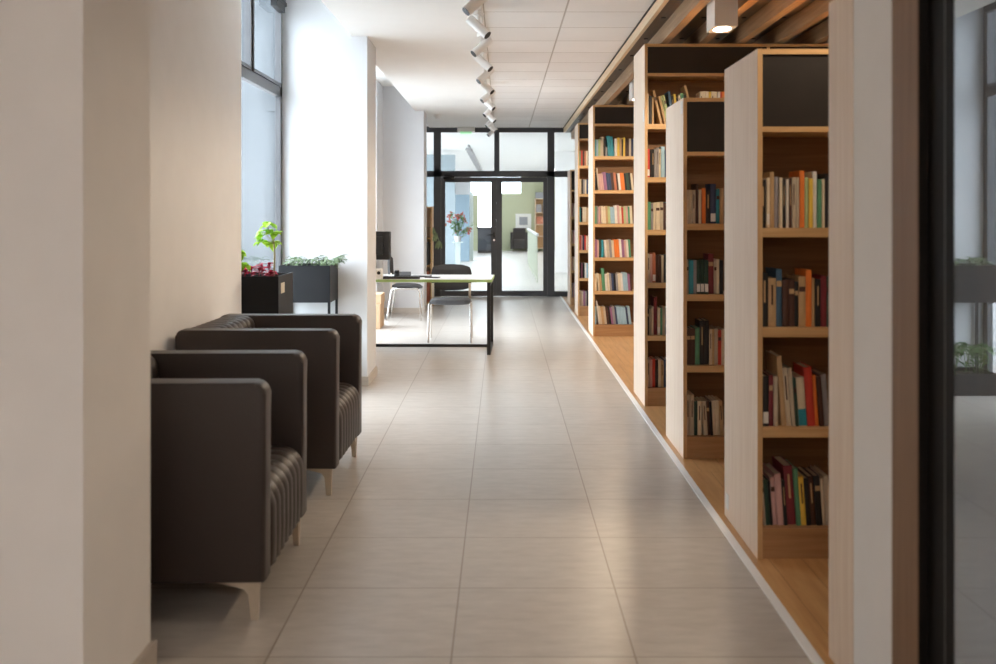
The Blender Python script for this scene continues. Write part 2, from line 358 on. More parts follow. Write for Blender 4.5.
# open glass door leaf at the right of the camera
d = thing('door_3', 'open black framed glass door at the right, reflecting the windows', 'door'); d['kind'] = 'structure'
bm = add_box(new_bm(), (1.0945, 2.423, 0.0), (1.15, 2.57, 2.9)); add_box(bm, (1.0945, 1.2, 0.0), (1.12, 2.423, 0.05)); add_box(bm, (1.0945, 1.2, 2.8), (1.12, 2.423, 2.9)); add_box(bm, (1.0945, 1.12, 0), (1.12, 1.2, 2.9))
add_box(bm, (1.072, 2.5705, 0.0), (1.15, 2.5745, 2.9))
obj('door_frame', bm, 'frame_dark', d)
box('gasket', (1.0935, 2.468, 0.0), (1.0945, 2.472, 2.9), 'gasket', d)
box('pane', (1.0955, 1.2, 0.05), (1.1015, 2.423, 2.8), 'glass_door', d)

# slatted canopy
r = thing('ceiling_canopy', 'dark timber canopy with oak slats over the bookcases', 'slatted canopy'); r['kind'] = 'structure'
SY0, SY1 = 3.06, 17.3
bm = add_box(new_bm(), (1.065, SY0, 2.842), (1.095, SY1, 2.928)); obj('fascia', bm, 'oak_fascia', r)
bm = add_box(new_bm(), (1.058, SY0, 2.915), (1.0655, SY1, 2.928)); obj('shadow_bead', bm, 'charcoal', r)  # dark strip standing in for the shadow line along the fascia top
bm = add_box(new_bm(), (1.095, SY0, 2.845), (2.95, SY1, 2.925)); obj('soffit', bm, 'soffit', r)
for k in range(6):
    x = 1.195 + 0.287 * k
    box('slat', (x, SY0, 2.728), (x + 0.06, SY1, 2.845), 'oak_slat', r)
bm = new_bm()
for k in range(6):
    for j in range(14):
        c = (1.15 + 0.287 * k, 3.66 + 0.867 * j)
        add_tube(bm, [(c[0], c[1], 2.8455), (c[0], c[1], 2.838)], 0.017, 10)
obj('fixing_hole', bm, 'black', r)

# ------------------------------------------------------------------ bookcases
def bookcase(y, top, shelves, label, sticker=None, header=0.3, xr=2.93, D=0.62, face='both'):
    X0 = 1.07
    r = thing('bookcase', label, 'bookcase', (X0, y, 0), group='oak bookcases standing across the parquet')
    W = xr - X0; mid = 0.93
    box('side_panel', (0, 0, 0), (0.022, D, top), 'oak_end', r)
    box('side_panel', (W - 0.022, 0, 0), (W, D, top), 'oak_end', r)
    box('edge_band', (0.0005, -0.002, 0), (0.0215, 0.0, top), 'oak_up', r)
    box('divider', (mid - 0.011, 0.005, 0.10), (mid + 0.011, D - 0.005, top - 0.022), 'oak_up', r)
    box('top_board', (0.022, 0.001, top - 0.022), (W - 0.022, D - 0.001, top), 'oak_shelf', r)
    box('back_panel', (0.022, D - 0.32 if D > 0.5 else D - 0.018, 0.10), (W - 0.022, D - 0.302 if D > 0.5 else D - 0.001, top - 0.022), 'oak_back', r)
    zs = sorted(shelves)
    box('plinth', (0.022, 0.006, 0), (W - 0.022, D - 0.006, zs[0] - 0.03), 'oak_plinth', r)
    for i, z in enumerate(zs):
        th = 0.03 if i == 0 else (0.022 if i == len(zs) - 1 else 0.038)
        bm = new_bm()
        add_box(bm, (0.0225, 0.0, z - th), (mid - 0.0115, D, z)); add_box(bm, (mid + 0.0115, 0.0, z - th), (W - 0.0225, D, z))
        obj('shelf', bm, 'oak_plinth' if i == 0 else 'oak_shelf', r)
    box('header_panel', (0.022, 0.012, zs[-1]), (W - 0.022, 0.03, top - 0.022), 'charcoal', r)
    if sticker:
        box('sticker', (-0.002, sticker[0], sticker[1]), (0.0, sticker[0] + sticker[2], sticker[1] + sticker[3]), 'paper', r)
    return r

SHORT = [0.128, 0.547, 0.968, 1.387, 1.812]
TALL = [0.135, 0.53, 0.925, 1.322, 1.718, 2.118, 2.50]
CASES = {
    'A': (4.19, 2.138, SHORT, 'short oak bookcase nearest the opening, dark header panel on top', (0.53, 0.045, 0.055, 0.072)),
    'B': (5.904, 2.13, SHORT, 'short oak bookcase second from the opening, white sticker high on its end', (0.02, 2.04, 0.06, 0.075)),
    'C': (7.50, 2.72, TALL, 'tall oak bookcase third from the opening, rising to the canopy', (0.02, 2.14, 0.06, 0.09)),
    'D': (11.76, 2.72, TALL, 'tall oak bookcase fourth from the opening, full of coloured books', None),
    'E': (14.1, 2.72, TALL, 'tall narrow looking oak bookcase second from the glass doors', None),
    'F': (15.7, 2.13, SHORT, 'short oak bookcase closest to the glass doors', None),
}
for k, v in CASES.items(): bookcase(*v)
# the case nearest the opening shows only the far strip of its end panel beside the right pier
bookcase(3.05, 2.138, SHORT, 'oak bookcase beside the right pier, only a strip of its end panel in view', None, 0.3, 2.93, 0.225, 'front')

PAL = {  # colour, name
    'k': ((0.014, 0.013, 0.014), 'black'), 'n': ((0.07, 0.028, 0.018), 'dark brown'), 'b': ((0.03, 0.05, 0.12), 'navy blue'),
    'u': ((0.05, 0.12, 0.20), 'slate blue'), 's': ((0.33, 0.50, 0.60), 'light blue'), 'e': ((0.03, 0.28, 0.36), 'teal'),
    'c': ((0.70, 0.60, 0.44), 'cream'), 'w': ((0.74, 0.70, 0.64), 'white'), 't': ((0.52, 0.34, 0.17), 'tan'), 'x': ((0.52, 0.44, 0.33), 'beige'),
    'o': ((0.80, 0.21, 0.035), 'orange'), 'r': ((0.55, 0.05, 0.03), 'red'), 'z': ((0.50, 0.17, 0.09), 'terracotta'), 'm': ((0.20, 0.025, 0.035), 'maroon'),
    'g': ((0.10, 0.30, 0.17), 'green'), 'd': ((0.025, 0.065, 0.045), 'dark green'), 'l': ((0.42, 0.50, 0.24), 'pale green'),
    'y': ((0.80, 0.55, 0.08), 'yellow'), 'p': ((0.60, 0.36, 0.33), 'pink'), 'v': ((0.30, 0.13, 0.25), 'plum'), 'a': ((0.30, 0.28, 0.28), 'grey'),
}
for k, (c, n) in PAL.items():
    M['bk_' + k] = mat('book_cloth_' + n.replace(' ', '_'), c, 0.55, var=0.14, scale=35, stretch=(1, 1, 0.25))
M['pages'] = mat('book_pages', (0.66, 0.57, 0.43), 0.9, var=0.08, scale=200, stretch=(1, 0.02, 0.02))
ORD = ['first', 'second', 'third', 'fourth', 'fifth', 'sixth', 'seventh', 'eighth', 'ninth', 'tenth', 'eleventh', 'twelfth', 'thirteenth',
       'fourteenth', 'fifteenth', 'sixteenth', 'seventeenth', 'eighteenth', 'nineteenth', 'twentieth', 'twenty-first', 'twenty-second', 'twenty-third', 'twenty-fourth', 'twenty-fifth', 'twenty-sixth', 'twenty-seventh', 'twenty-eighth', 'twenty-ninth', 'thirtieth', 'thirty-first', 'thirty-second', 'thirty-third', 'thirty-fourth', 'thirty-fifth', 'thirty-sixth']

def make_book(w, h, dp, key, detail, spine):
    """returns a list of (part name, bmesh, material): spine at y=0 facing -y, standing on z=0, left side x=0"""
    parts = []
    if not detail:
        bm = add_box(new_bm(), (0, 0, 0), (w, dp, h), min(0.0025, w * 0.2), 1)
        return [('book', bm, 'bk_' + key)]
    t = 0.0022
    bm = add_box(new_bm(), (0, 0.003, 0), (t, dp, h)); add_box(bm, (w - t, 0.003, 0), (w, dp, h))
    # rounded spine
    n = 5; poly = [(0, 0.006)] + [(w / 2 - w / 2 * math.cos(PI * i / n), 0.004 - 0.004 * math.sin(PI * i / n)) for i in range(n + 1)] + [(w, 0.006)]
    add_prism(bm, poly, 2, 0, h)
    parts.append(('cover', bm, 'bk_' + key))
    parts.append(('pages', add_box(new_bm(), (t + 0.0002, 0.0065, 0.004), (w - t - 0.0002, dp - 0.004, h - 0.004)), 'pages'))
    if spine:
        bm = new_bm()
        if spine == 'bands':
            add_box(bm, (w * 0.08, -0.0006, h * 0.70), (w * 0.92, 0.003, h * 0.80))
            parts.append(('spine_band', bm, 'bk_t' if key in 'knmbu' else 'bk_n'))
        elif spine == 'title':
            add_box(bm, (w * 0.38, -0.0006, h * 0.45), (w * 0.62, 0.003, h * 0.86))
            parts.append(('title_panel', bm, 'bk_n' if key in 'cwtxylpsa' else 'bk_t'))
        elif spine == 'label':
            add_box(bm, (w * 0.08, -0.0008, 0.012), (w * 0.92, 0.003, 0.06))
            parts.append(('spine_label', bm, 'paper'))
        elif spine == 'teal':
            add_box(bm, (w * 0.02, -0.0006, 0.002), (w * 0.98, 0.003, h * 0.35))
            parts.append(('spine_block', bm, 'bk_e'))
    return parts

NBOOK = 0
def row(case, z, rname, cname, spec, dp, setback, detail):
    """spec: 'k24/203' colour, width mm, height mm; '^8' leans to the left by 8 deg from there on; suffix letter picks a spine detail"""
    global NBOOK
    y = CASES[case][0]; x = 1.0945; lean = 0.0; i = 0; plean = 0.0; ph = 0.4
    toks = spec.split()
    for ti, tok in enumerate(toks):
        if tok[0] == '^': lean = math.radians(abs(float(tok[1:]))); continue
        if tok[0] == '_': x += float(tok[1:]) / 1000; continue
        sp = None
        if tok[-1] in 'BTLE': sp = {'B': 'bands', 'T': 'title', 'L': 'label', 'E': 'teal'}[tok[-1]]; tok = tok[:-1]
        key = tok[0]; w, h = [float(q) / 1000 for q in tok[1:].split('/')]
        if case in 'DE': w *= 1.22
        rng = random.Random(hash((case, rname, i)) if False else sum(map(ord, case + rname)) * 31 + i)
        dd = dp + rng.uniform(-0.02, 0.02); sb = setback + rng.uniform(0, 0.012)
        if detail and sp is None and rng.random() < 0.35: sp = rng.choice(['bands', 'title'])
        size = 'tall' if h > 0.232 else ('short' if h < 0.19 else ('thick' if w > 0.033 else ('slim' if w < 0.019 else 'medium')))
        label = f"{size} {PAL[key][1]} book, {ORD[i]} from left on the {rname} of the {cname}"
        parts = make_book(w, h, dd, key, detail, sp)
        # leaning books tip to the left and stand on their lower left edge
        if lean > plean: x += min(ph * math.tan(lean), h * math.sin(lean)) * (1 - math.tan(plean) / math.tan(lean))
        M4 = Matrix.Translation((x, y + sb, z + 0.0006)) @ Matrix.Rotation(-lean, 4, 'Y')
        nxt = float(toks[ti + 1][1:]) if ti + 1 < len(toks) and toks[ti + 1][0] == '^' else None
        adv = w * math.cos(lean) if (nxt is not None and abs(nxt) < math.degrees(lean)) else w / math.cos(lean)
        plean, ph = lean, h
        grp = 'books on the oak bookcases'
        if len(parts) == 1:
            o = obj('book', parts[0][1], parts[0][2]); o.matrix_world = M4; tag(o, label, 'book', grp)
        else:
            o = thing('book', label, 'book', group=grp); o.matrix_world = M4
            for n, bmx, mm in parts: obj(n, bmx, mm, o)
        x += adv + 0.0012; i += 1; NBOOK += 1
ROWN = {4: ['top book row', 'second book row', 'third book row', 'lowest book row'],
        6: ['top book row', 'second book row', 'third book row', 'fourth book row', 'fifth book row', 'lowest book row']}
BOOKS = {
 'A': [
  'k22/203T c14/212L t19/236 a18/216 c14/212 k12/206T w11/206 n13/211 x16/214T x14/214 o20/242 l16/213 y17/208 w16/238 g18/205 c12/206 k20/230 t22/210',
  'k31/228 t33/206T u24/243B n26/200 n24/200B k16/190 t30/212B o24/240 t12/205 k22/200T m24/215 d25/210',
  't8/205 k26/212L m18/215B x17/212 ^-4 t20/298 c21/246T x16/246 d13/205 c34/206E r33/250 o16/215 n18/210 a22/220',
  '^-4 x8/200 d18/192 k10/185 p18/202 p26/218 k14/190T m36/250 g18/240 y22/206T k18/200 n22/206T k24/210 c14/200 x20/210',
 ],
 'B': [
  'c17/200 c17/200 x20/200T n16/236 c17/202 o23/210 k26/200T b34/236L e20/205 t24/210',
  'x16/200 e26/200 a18/202 d22/200L d22/200L d22/200L m32/237B x15/200 c16/205 k20/200',
  'n26/215B n26/215B g26/220 k28/262 k26/262 c16/214 t14/212 x18/216 r20/205 c18/210',
  'x23/240T x23/240T d19/202 c24/203 ^-3 x24/204 n18/202B k12/200 c20/204 c20/206 t20/205',
 ],
 'C': [
  'c13/232 k22/215 t14/205 ^-13 t18/262 _12 t16/215 l16/220 l15/225 ^-6 u18/250 k18/215 y18/228 k14/200 c18/220 g22/235 k18/225 ^-14 t18/300 _30 ^0 c22/248 c20/250 c20/248 y18/246 c20/248 c22/247 _8 w14/246 r12/243 o20/248 _14 y18/245 c16/236 c16/237 y18/245 _14 c20/238',
  'r20/215L k12/205 k18/212T a17/210 a16/225 c14/215 s28/232 b22/210 c22/215 k20/210',
  'g28/212 a18/200 c16/205 c30/208 x26/212 n22/205 e22/210 w20/205',
  'x24/214 p14/212 z24/225L n20/200 n20/205 c16/205 k22/210 t22/205',
  'k14/200 x17/195 c15/212 m26/285 c22/205L g16/200 x20/210 k24/205',
  'x20/212 p18/208 r20/215 k22/205 c18/212 t20/200 b22/210 c18/205',
 ],
 'D': [
  'e14/200 s18/198 l20/202 x30/232 k18/210 a17/110 ^-5 e32/242 e26/235 ^0 w26/212 y22/222 t20/220 k12/205 y20/224 n18/212 n16/205 x20/212 b22/205 c22/212',
  'k14/210 ^-6 x14/262 p22/195 p20/198 v30/212 b22/205 b20/200 n26/208 z22/208 n16/195 w22/200 o20/205 o16/205 k20/200L d20/205 k20/208 c20/200',
  'g18/205 a16/212 p20/200 ^-3 c24/210 c20/202 t20/212 l22/205 s22/200 s18/195 w24/215 p20/222 c20/210 r18/195 l22/205 p18/210 g18/205 c22/212',
  'v22/212 p18/205 d20/215 e22/205 ^-4 w24/202 x26/205 a20/210 c22/200 o24/212 o24/210 w22/215 v24/206 p20/200 w20/205 g18/210',
  'c20/200 ^-4 c18/205 t22/200 g30/262 w20/200 c22/212 a18/205 b22/205 k18/205 a20/200 c24/210 w20/205 s26/215 s20/212 v20/200 n18/205',
  's16/210 ^-7 w14/275 c20/212 t24/205 x20/210 n22/200 k18/205 v20/200 a24/212 b16/205 s30/210 s28/208 s26/205 b18/200 s24/210',
 ],
 'E': [
  'g16/210 r20/215 n20/205 z18/205 c20/210 k20/200', 'c24/212 k16/205 a20/210 c18/205 b20/210 w18/205', 'e18/212 k16/200 c22/215 c20/212 t22/205 x20/205',
  'r16/205 p20/210 b18/205 r20/215 c18/200 z20/205', 'k18/215 v18/205 k22/212 w20/210 s18/205 n20/210', 'x24/212 w20/205 v20/215 a18/205 k20/210 c20/212',
 ],
 'F': ['p22/212 x22/215 c20/210', 'x20/210 p22/208 p20/205', 'p22/205 c20/210 x20/205', 'a24/212 p20/205 u22/210'],
}
CN = {'A': 'nearest bookcase', 'B': 'second bookcase', 'C': 'third bookcase', 'D': 'fourth bookcase', 'E': 'fifth bookcase', 'F': 'farthest bookcase'}
for case, rows_ in BOOKS.items():
    zs = sorted(CASES[case][2])[:-1][::-1]
    for z, nm, spec in zip(zs, ROWN[len(rows_)], rows_):
        row(case, z, nm, CN[case], spec, 0.17, 0.035, case in 'ABC')
print('books', NBOOK)

# ------------------------------------------------------------------ armchairs
def channel_block(profile, y0, y1, n, depth, name, m, parent):
    """closed XZ outline swept along Y; flagged points are quilted into n channels"""
    bm = new_bm(); K = 8; P = len(profile)
    ctr = Vector((sum(p[0] for p in profile) / P, sum(p[1] for p in profile) / P))
    nor = []
    for i in range(P):
        a = Vector(profile[i - 1][:2]); b = Vector(profile[(i + 1) % P][:2]); t = b - a
        q = Vector((t.y, -t.x)); q = q.normalized() if q.length > 1e-9 else Vector((0, 0))
        if q.dot(Vector(profile[i][:2]) - ctr) < 0: q = -q
        nor.append(q)
    rings = []
    for j in range(n * K + 1):
        t = (j % K) / K
        dip = depth * (1 - math.sin(PI * t) ** 0.55) if j not in (0, n * K) else depth
        y = y0 + (y1 - y0) * j / (n * K)
        rings.append([bm.verts.new((p[0] - nor[i].x * dip * p[2], y, p[1] - nor[i].y * dip * p[2])) for i, p in enumerate(profile)])
    for a, b in zip(rings, rings[1:]):
        for k in range(P): bm.faces.new((a[k], a[(k + 1) % P], b[(k + 1) % P], b[k]))
    bm.faces.new(rings[0]); bm.faces.new(list(reversed(rings[-1])))
    o = obj(name, bm, m, parent)
    for p in o.data.polygons: p.use_smooth = len(p.vertices) == 4
    return o

def arc(cx, cz, r, a0, a1, n=6, q=1.0):
    return [(cx + r * math.cos(math.radians(a0 + (a1 - a0) * i / n)), cz + r * math.sin(math.radians(a0 + (a1 - a0) * i / n)), q) for i in range(n + 1)]

def arm_bm(hx, y0, y1):
    poly = [(-hx + 0.01, 0.137), (hx - 0.01, 0.137), (hx, 0.147)] + [p[:2] for p in arc(hx - 0.042, 0.848 - 0.042, 0.042, 0, 90, 6)] + [p[:2] for p in arc(-hx + 0.03, 0.848 - 0.03, 0.03, 90, 180, 5)] + [(-hx, 0.147)]
    bm = add_prism(new_bm(), poly, 1, y0, y1)
    es = [e for e in bm.edges if abs(e.verts[0].co.y - e.verts[1].co.y) < 1e-6]
    bmesh.ops.bevel(bm, geom=es, offset=0.016, segments=3, profile=0.5, affect='EDGES', clamp_overlap=True)
    return bm

def armchair(loc, turn, label):
    W, DX, T = 0.86, 0.8275, 0.105
    hx, hy = DX / 2, W / 2
    r = thing('armchair', label, 'armchair', loc, math.radians(turn), group='dark brown armchairs along the left wall')
    for s in (-1, 1):
        y0, y1 = (-hy, -hy + T) if s < 0 else (hy - T, hy)
        obj('arm', arm_bm(hx, y0, y1), 'uphol', r, True)
    b0, b1 = -hy + T + 0.001, hy - T - 0.001
    prof = [(-hx + 0.026, 0.14, 0), (-hx + 0.026, 0.5, 0)] + arc(-hx + 0.052, 0.824, 0.026, 180, 90, 4, 0.8) + [(-hx + 0.1, 0.852, 1)] + arc(-hx + 0.16, 0.79, 0.06, 90, 0, 6) + [(-hx + 0.222, 0.62, 1), (-hx + 0.225, 0.44, 1), (-hx + 0.225, 0.14, 0)]
    channel_block(prof, b0, b1, 8, 0.012, 'backrest', 'uphol', r)
    prof = [(-hx + 0.23, 0.14, 0), (-hx + 0.23, 0.455, 0.4), (-0.1, 0.46, 1), (0.15, 0.462, 1)] + arc(hx - 0.09, 0.362, 0.098, 90, 0, 8) + [(hx + 0.009, 0.26, 1), (hx + 0.007, 0.165, 1), (hx - 0.02, 0.14, 0.3)]
    channel_block(prof, b0, b1, 8, 0.012, 'seat', 'uphol', r)
    for sx in (-1, 1):
        for sy in (-1, 1):
            # flat bracket leg: top flange that narrows inwards, curved gusset, tapering post
            out = [(0, 0), (0.006, 0.139), (-0.145, 0.139), (-0.145, 0.134), (-0.085, 0.121), (-0.05, 0.112), (-0.035, 0.092), (-0.030, 0.05), (-0.025, 0)]
            bm = new_bm()
            x = hx - 0.03; y = hy - 0.02
            pts = [(sx * (x + p[0]), p[1]) for p in out]
            add_prism(bm, pts, 1, sy * y, sy * (y - 0.012))
            pts = [(sy * (y + p[0] * 0.9), p[1]) for p in out]
            add_prism(bm, pts, 0, sx * x, sx * (x - 0.012))
            obj('leg', bm, 'leg_metal', r)
    return r
armchair((-0.847 - 0.41375, 3.53 + 0.43, 0), 1.2, 'dark brown channelled armchair in front, cut off by the left pier')
armchair((-0.842 - 0.41375, 5.12 + 0.43, 0), -0.8, 'dark brown channelled armchair behind the first one, beside the planters')

# ------------------------------------------------------------------ planters and plants
def planter(loc, w, d, z0, z1, label, sticker=False, legs=True):
    r = thing('planter', label, 'planter', loc, group='black box planters by the window')
    bm = new_bm(); t = 0.012
    add_box(bm, (0, 0, z0), (w, t, z1)); add_box(bm, (0, d - t, z0), (w, d, z1)); add_box(bm, (0, t, z0), (t, d - t, z1)); add_box(bm, (w - t, t, z0), (w, d - t, z1)); add_box(bm, (t, t, z0), (w - t, d - t, z0 + t))
    obj('planter_box', bm, 'planter', r)
    box('soil', (t, t, z0 + t), (w - t, d - t, z1 - 0.03), 'soil', r)
    if legs:
        for (x, y) in ((0, 0), (w - 0.02, 0), (0, d - 0.02), (w - 0.02, d - 0.02)):
            box('leg', (x, y, 0), (x + 0.02, y + 0.02, z0), 'planter', r)
    if sticker: box('sticker', (w, d * 0.16, z1 - 0.12), (w + 0.001, d * 0.40, z1 - 0.05), 'pages', r)
    return r
planter((-1.83, 6.63, 0), 0.348, 0.46, 0.735, 1.03, 'black box planter with crimson and lime leaved plants', True)
planter((-1.78, 7.97, 0), 0.41, 0.385, 0.735, 1.03, 'black box planter on slim legs beside the column, trailing green plant')
planter((-1.76, 7.93, 0), 0.46, 0.38, 0.0, 0.17, 'low black floor planter under the raised planter by the column', False, False)

def plant(name, label, cat, loc, builder, group=None):
    r = thing(name, label, cat, loc, group=group); builder(r); return r

def coleus(r):
    rng = random.Random(3); bm = new_bm(); st = new_bm()
    for (x, y, h) in ((0.07, 0.1, 0.07), (0.19, 0.12, 0.11), (0.26, 0.18, 0.07), (0.12, 0.2, 0.08), (0.22, 0.28, 0.13), (0.28, 0.05, 0.06), (0.05, 0.3, 0.09), (0.16, 0.33, 0.1)):
        add_tube(st, [(x, y, -0.03), (x, y, h * 0.8)], 0.004, 6)
        for k in range(11):
            a = rng.uniform(0, 2 * PI); e = rng.uniform(-0.1, 0.9)
            add_leaf(bm, (x, y, rng.uniform(0.25, 0.8) * h), (math.cos(a), math.sin(a), e), (0, 0, 1), rng.uniform(0.045, 0.075), rng.uniform(0.03, 0.045), 0.35)
    obj('stem', st, 'coleus', r); obj('foliage', bm, 'coleus', r)
plant('coleus_plant', 'dark crimson leaved plant low in the nearer planter', 'plant', (-1.83, 6.63, 1.005), coleus)

def lime(h, heads, seed, spread=0.075, n=11):
    def b(r):
        rng = random.Random(seed); st = new_bm(); bm = new_bm()
        add_tube(st, [(0, 0, -0.03), (0.006, 0, h * 0.5), (-0.004, 0.01, h)], [0.008, 0.007, 0.005], 7)
        for (dx, dz) in heads:
            add_tube(st, [(-0.002, 0.005, h * 0.85), (dx * 0.6, 0.0, h + dz - 0.01)], 0.003, 5)
            for k in range(n):
                a = rng.uniform(0, 2 * PI)
                add_leaf(bm, (dx * 0.6 + rng.uniform(-.015, .015), rng.uniform(-.02, .02), h + dz + rng.uniform(-.02, .01)), (math.cos(a), math.sin(a) * 0.7, rng.uniform(-0.5, 0.5)), (0, 0, 1), rng.uniform(0.7, 1.1) * spread, spread * 0.85, 0.4)
        obj('stem', st, 'stem', r, True); obj('foliage', bm, 'lime', r)
    return b
plant('geranium_plant', 'tall lime green plant on a bare stem in the nearer planter', 'plant', (-1.575, 6.90, 1.005), lime(0.29, [(-0.10, 0.02), (-0.08, 0.085), (0.0, 0.02), (-0.02, -0.05), (-0.13, -0.03)], 5, 0.07, 8))
plant('geranium_plant', 'short lime green plant at the window side of the nearer planter', 'plant', (-1.775, 6.74, 1.005), lime(0.13, [(0.0, 0.06), (0.03, -0.03), (-0.03, 0.02)], 9))

def trailing(w, d, n, seed, m, L=0.12, lo=0.0, over=True):
    def b(r):
        rng = random.Random(seed); bm = new_bm(); st = new_bm()
        for k in range(n):
            x = rng.uniform(0.03, w - 0.02); y = rng.uniform(0.04, d - 0.04); a = rng.uniform(0, 2 * PI)
            if over and rng.random() < 0.25: x = w - 0.03; a = rng.uniform(-0.9, 0.9)
            dr = Vector((math.cos(a), math.sin(a), 0))
            p0 = Vector((x, y, -0.03)); p1 = p0 + dr * 0.04 + Vector((0, 0, rng.uniform(0.045, 0.085) + lo)); p2 = p1 + dr * rng.uniform(0.03, 0.08) + Vector((0, 0, rng.uniform(-0.03, 0.03)))
            add_tube(st, [p0, p1, p2], 0.002, 5)
            for q in range(8):
                t = rng.uniform(0, 1); c = p1.lerp(p2, t) if rng.random() < .7 else p0.lerp(p1, t)
                aa = a + rng.uniform(-1.4, 1.4)
                add_leaf(bm, c, (math.cos(aa), math.sin(aa), rng.uniform(-0.2, 0.5)), (0, 0, 1), rng.uniform(0.5, 1.0) * L * 0.6, L * 0.14, 0.4)
        obj('stem', st, m, r); obj('foliage', bm, m, r)
    return b
plant('trailing_plant', 'grey green trailing plant spilling over the planter beside the column', 'plant', (-1.78, 7.97, 1.03), trailing(0.41, 0.385, 46, 4, 'leaf_grey'))
plant('leafy_plant', 'broad leaved green plant in the low floor planter, seen reflected in the glass door', 'plant', (-1.76, 7.93, 0.16), trailing(0.44, 0.36, 24, 8, 'leaf', 0.2, 0.16, False))

# ------------------------------------------------------------------ desk and what stands on it
def desk():
    x0, x1, y0, y1, Z = -1.52, -0.105, 10.24, 11.06, 0.77
    r = thing('desk', 'white desk with green edge and black steel frame beside the column', 'desk', (x0, y0, 0), math.radians(-1.6))
    W, D = x1 - x0, y1 - y0
    box('tabletop', (0.004, 0.004, Z - 0.026), (W - 0.004, D - 0.004, Z), 'desk', r)
    bm = new_bm()
    add_box(bm, (0, 0, Z - 0.028), (W, 0.004, Z)); add_box(bm, (0, D - 0.004, Z - 0.028), (W, D, Z)); add_box(bm, (0, 0.004, Z - 0.028), (0.004, D - 0.004, Z)); add_box(bm, (W - 0.004, 0.004, Z - 0.028), (W, D - 0.004, Z))
    obj('edge_band', bm, 'green_edge', r)
    t = 0.036
    for x in (0.012, W - 0.012 - t):
        for y in (0.012, D - 0.012 - t): box('leg', (x, y, t), (x + t, y + t, Z - 0.028 - t), 'black', r)
        box('foot_rail', (x, 0.012, 0), (x + t, D - 0.012, t), 'black', r); box('top_rail', (x, 0.012, Z - 0.028 - t), (x + t, D - 0.012, Z - 0.028), 'black', r)
    box('floor_rail', (0.012 + t, 0.6, 0), (W - 0.012 - t, 0.63, 0.03), 'black', r)
    box('apron_rail', (0.012 + t, 0.6, Z - 0.058), (W - 0.012 - t, 0.63, Z - 0.028), 'black', r)
desk()
TZ = 0.7705
def monitor():
    r = thing('monitor', 'black computer monitor on grey stand at the left end of the desk', 'monitor', (-1.36, 10.62, TZ), math.radians(-24))
    obj('housing', add_box(new_bm(), (-0.2, -0.018, 0.185), (0.2, 0.022, 0.485), 0.008), 'screen', r, True)
    obj('back_shell', add_box(new_bm(), (-0.13, -0.04, 0.24), (0.13, -0.018, 0.43), 0.01), 'screen', r, True)
    box('screen', (-0.185, 0.022, 0.2), (0.185, 0.0235, 0.47), 'black', r)
    obj('stand_neck', add_prism(new_bm(), [(-0.035, 0.012), (-0.01, 0.012), (-0.019, 0.24), (-0.042, 0.24)], 0, -0.04, 0.04), 'greyplastic', r)
    obj('stand_base', add_box(new_bm(), (-0.12, -0.09, 0), (0.12, 0.10, 0.012), 0.005), 'greyplastic', r, True)
monitor()
r = thing('file_box', 'white cardboard file box with round finger hole under the monitor', 'box', (-1.30, 10.30, TZ))
box('box_body', (-0.02, 0, 0), (0.055, 0.16, 0.10), 'paper', r)
obj('finger_hole', add_tube(new_bm(), [(0.03, 0.0, 0.062), (0.03, -0.0012, 0.062)], 0.018, 14), 'black', r)
o = thing('desk_telephone', 'black desk telephone beside the monitor', 'telephone', (-1.06, 10.66, TZ), 0.1)
obj('phone_base', add_prism(new_bm(), [(-0.09, 0), (0.09, 0), (0.09, 0.05), (-0.09, 0.018)], 0, -0.09, 0.09), 'screen', o)
bm = add_box(new_bm(), (-0.085, -0.085, 0.045), (-0.035, 0.085, 0.07), 0.01); obj('handset', bm, 'black', o, True)
o = thing('keyboard', 'dark grey keyboard lying on the white desk', 'keyboard', (-1.04, 10.36, TZ), 0.06)
obj('keyboard_case', add_box(new_bm(), (-0.19, -0.065, 0), (0.19, 0.065, 0.018), 0.005), 'seatfab', o, True)
bm = new_bm()
for i in range(14):
    for j in range(5): add_box(bm, (-0.178 + i * 0.0256, -0.055 + j * 0.0226, 0.018), (-0.178 + i * 0.0256 + 0.021, -0.055 + j * 0.0226 + 0.018, 0.024))
obj('keys', bm, 'screen', o)
o = thing('wrist_pad', 'thin dark notebook lying behind the keyboard', 'notebook', (-0.86, 10.66, TZ), -0.15)
o.name = 'notebook'
obj('cover', add_box(new_bm(), (-0.1, -0.07, 0), (0.1, 0.07, 0.012), 0.003), 'darkbag', o, True)
obj('pages', add_box(new_bm(), (-0.097, -0.067, 0.012), (0.097, 0.067, 0.015)), 'greyplastic', o)
o = thing('mobile_phone', 'small dark phone lying near the middle of the desk', 'phone', (-0.73, 10.5, TZ), 1.2)
obj('phone_body', add_box(new_bm(), (-0.038, -0.075, 0), (0.038, 0.075, 0.009), 0.004), 'screen', o, True)
obj('phone_screen', add_box(new_bm(), (-0.034, -0.07, 0.009), (0.034, 0.07, 0.0096)), 'black', o)

def carton(loc, w, d, h, label, rz=0.0, m='cardboard'):
    r = thing('cardboard_box', label, 'box', loc, rz, group='cardboard boxes stacked by the window')
    obj('box_body', add_box(new_bm(), (0, 0, 0), (w, d, h), 0.004, 1), m, r)
    obj('tape', add_box(new_bm(), (w * 0.45, -0.001, h * 0.55), (w * 0.55, d + 0.001, h + 0.0012)), 'greyplastic', r)
carton((-1.83, 12.5, 0), 0.31, 0.4, 0.31, 'lower brown cardboard box on the floor behind the desk')
carton((-1.81, 12.52, 0.312), 0.30, 0.36, 0.12, 'upper brown cardboard box lying on the lower one')

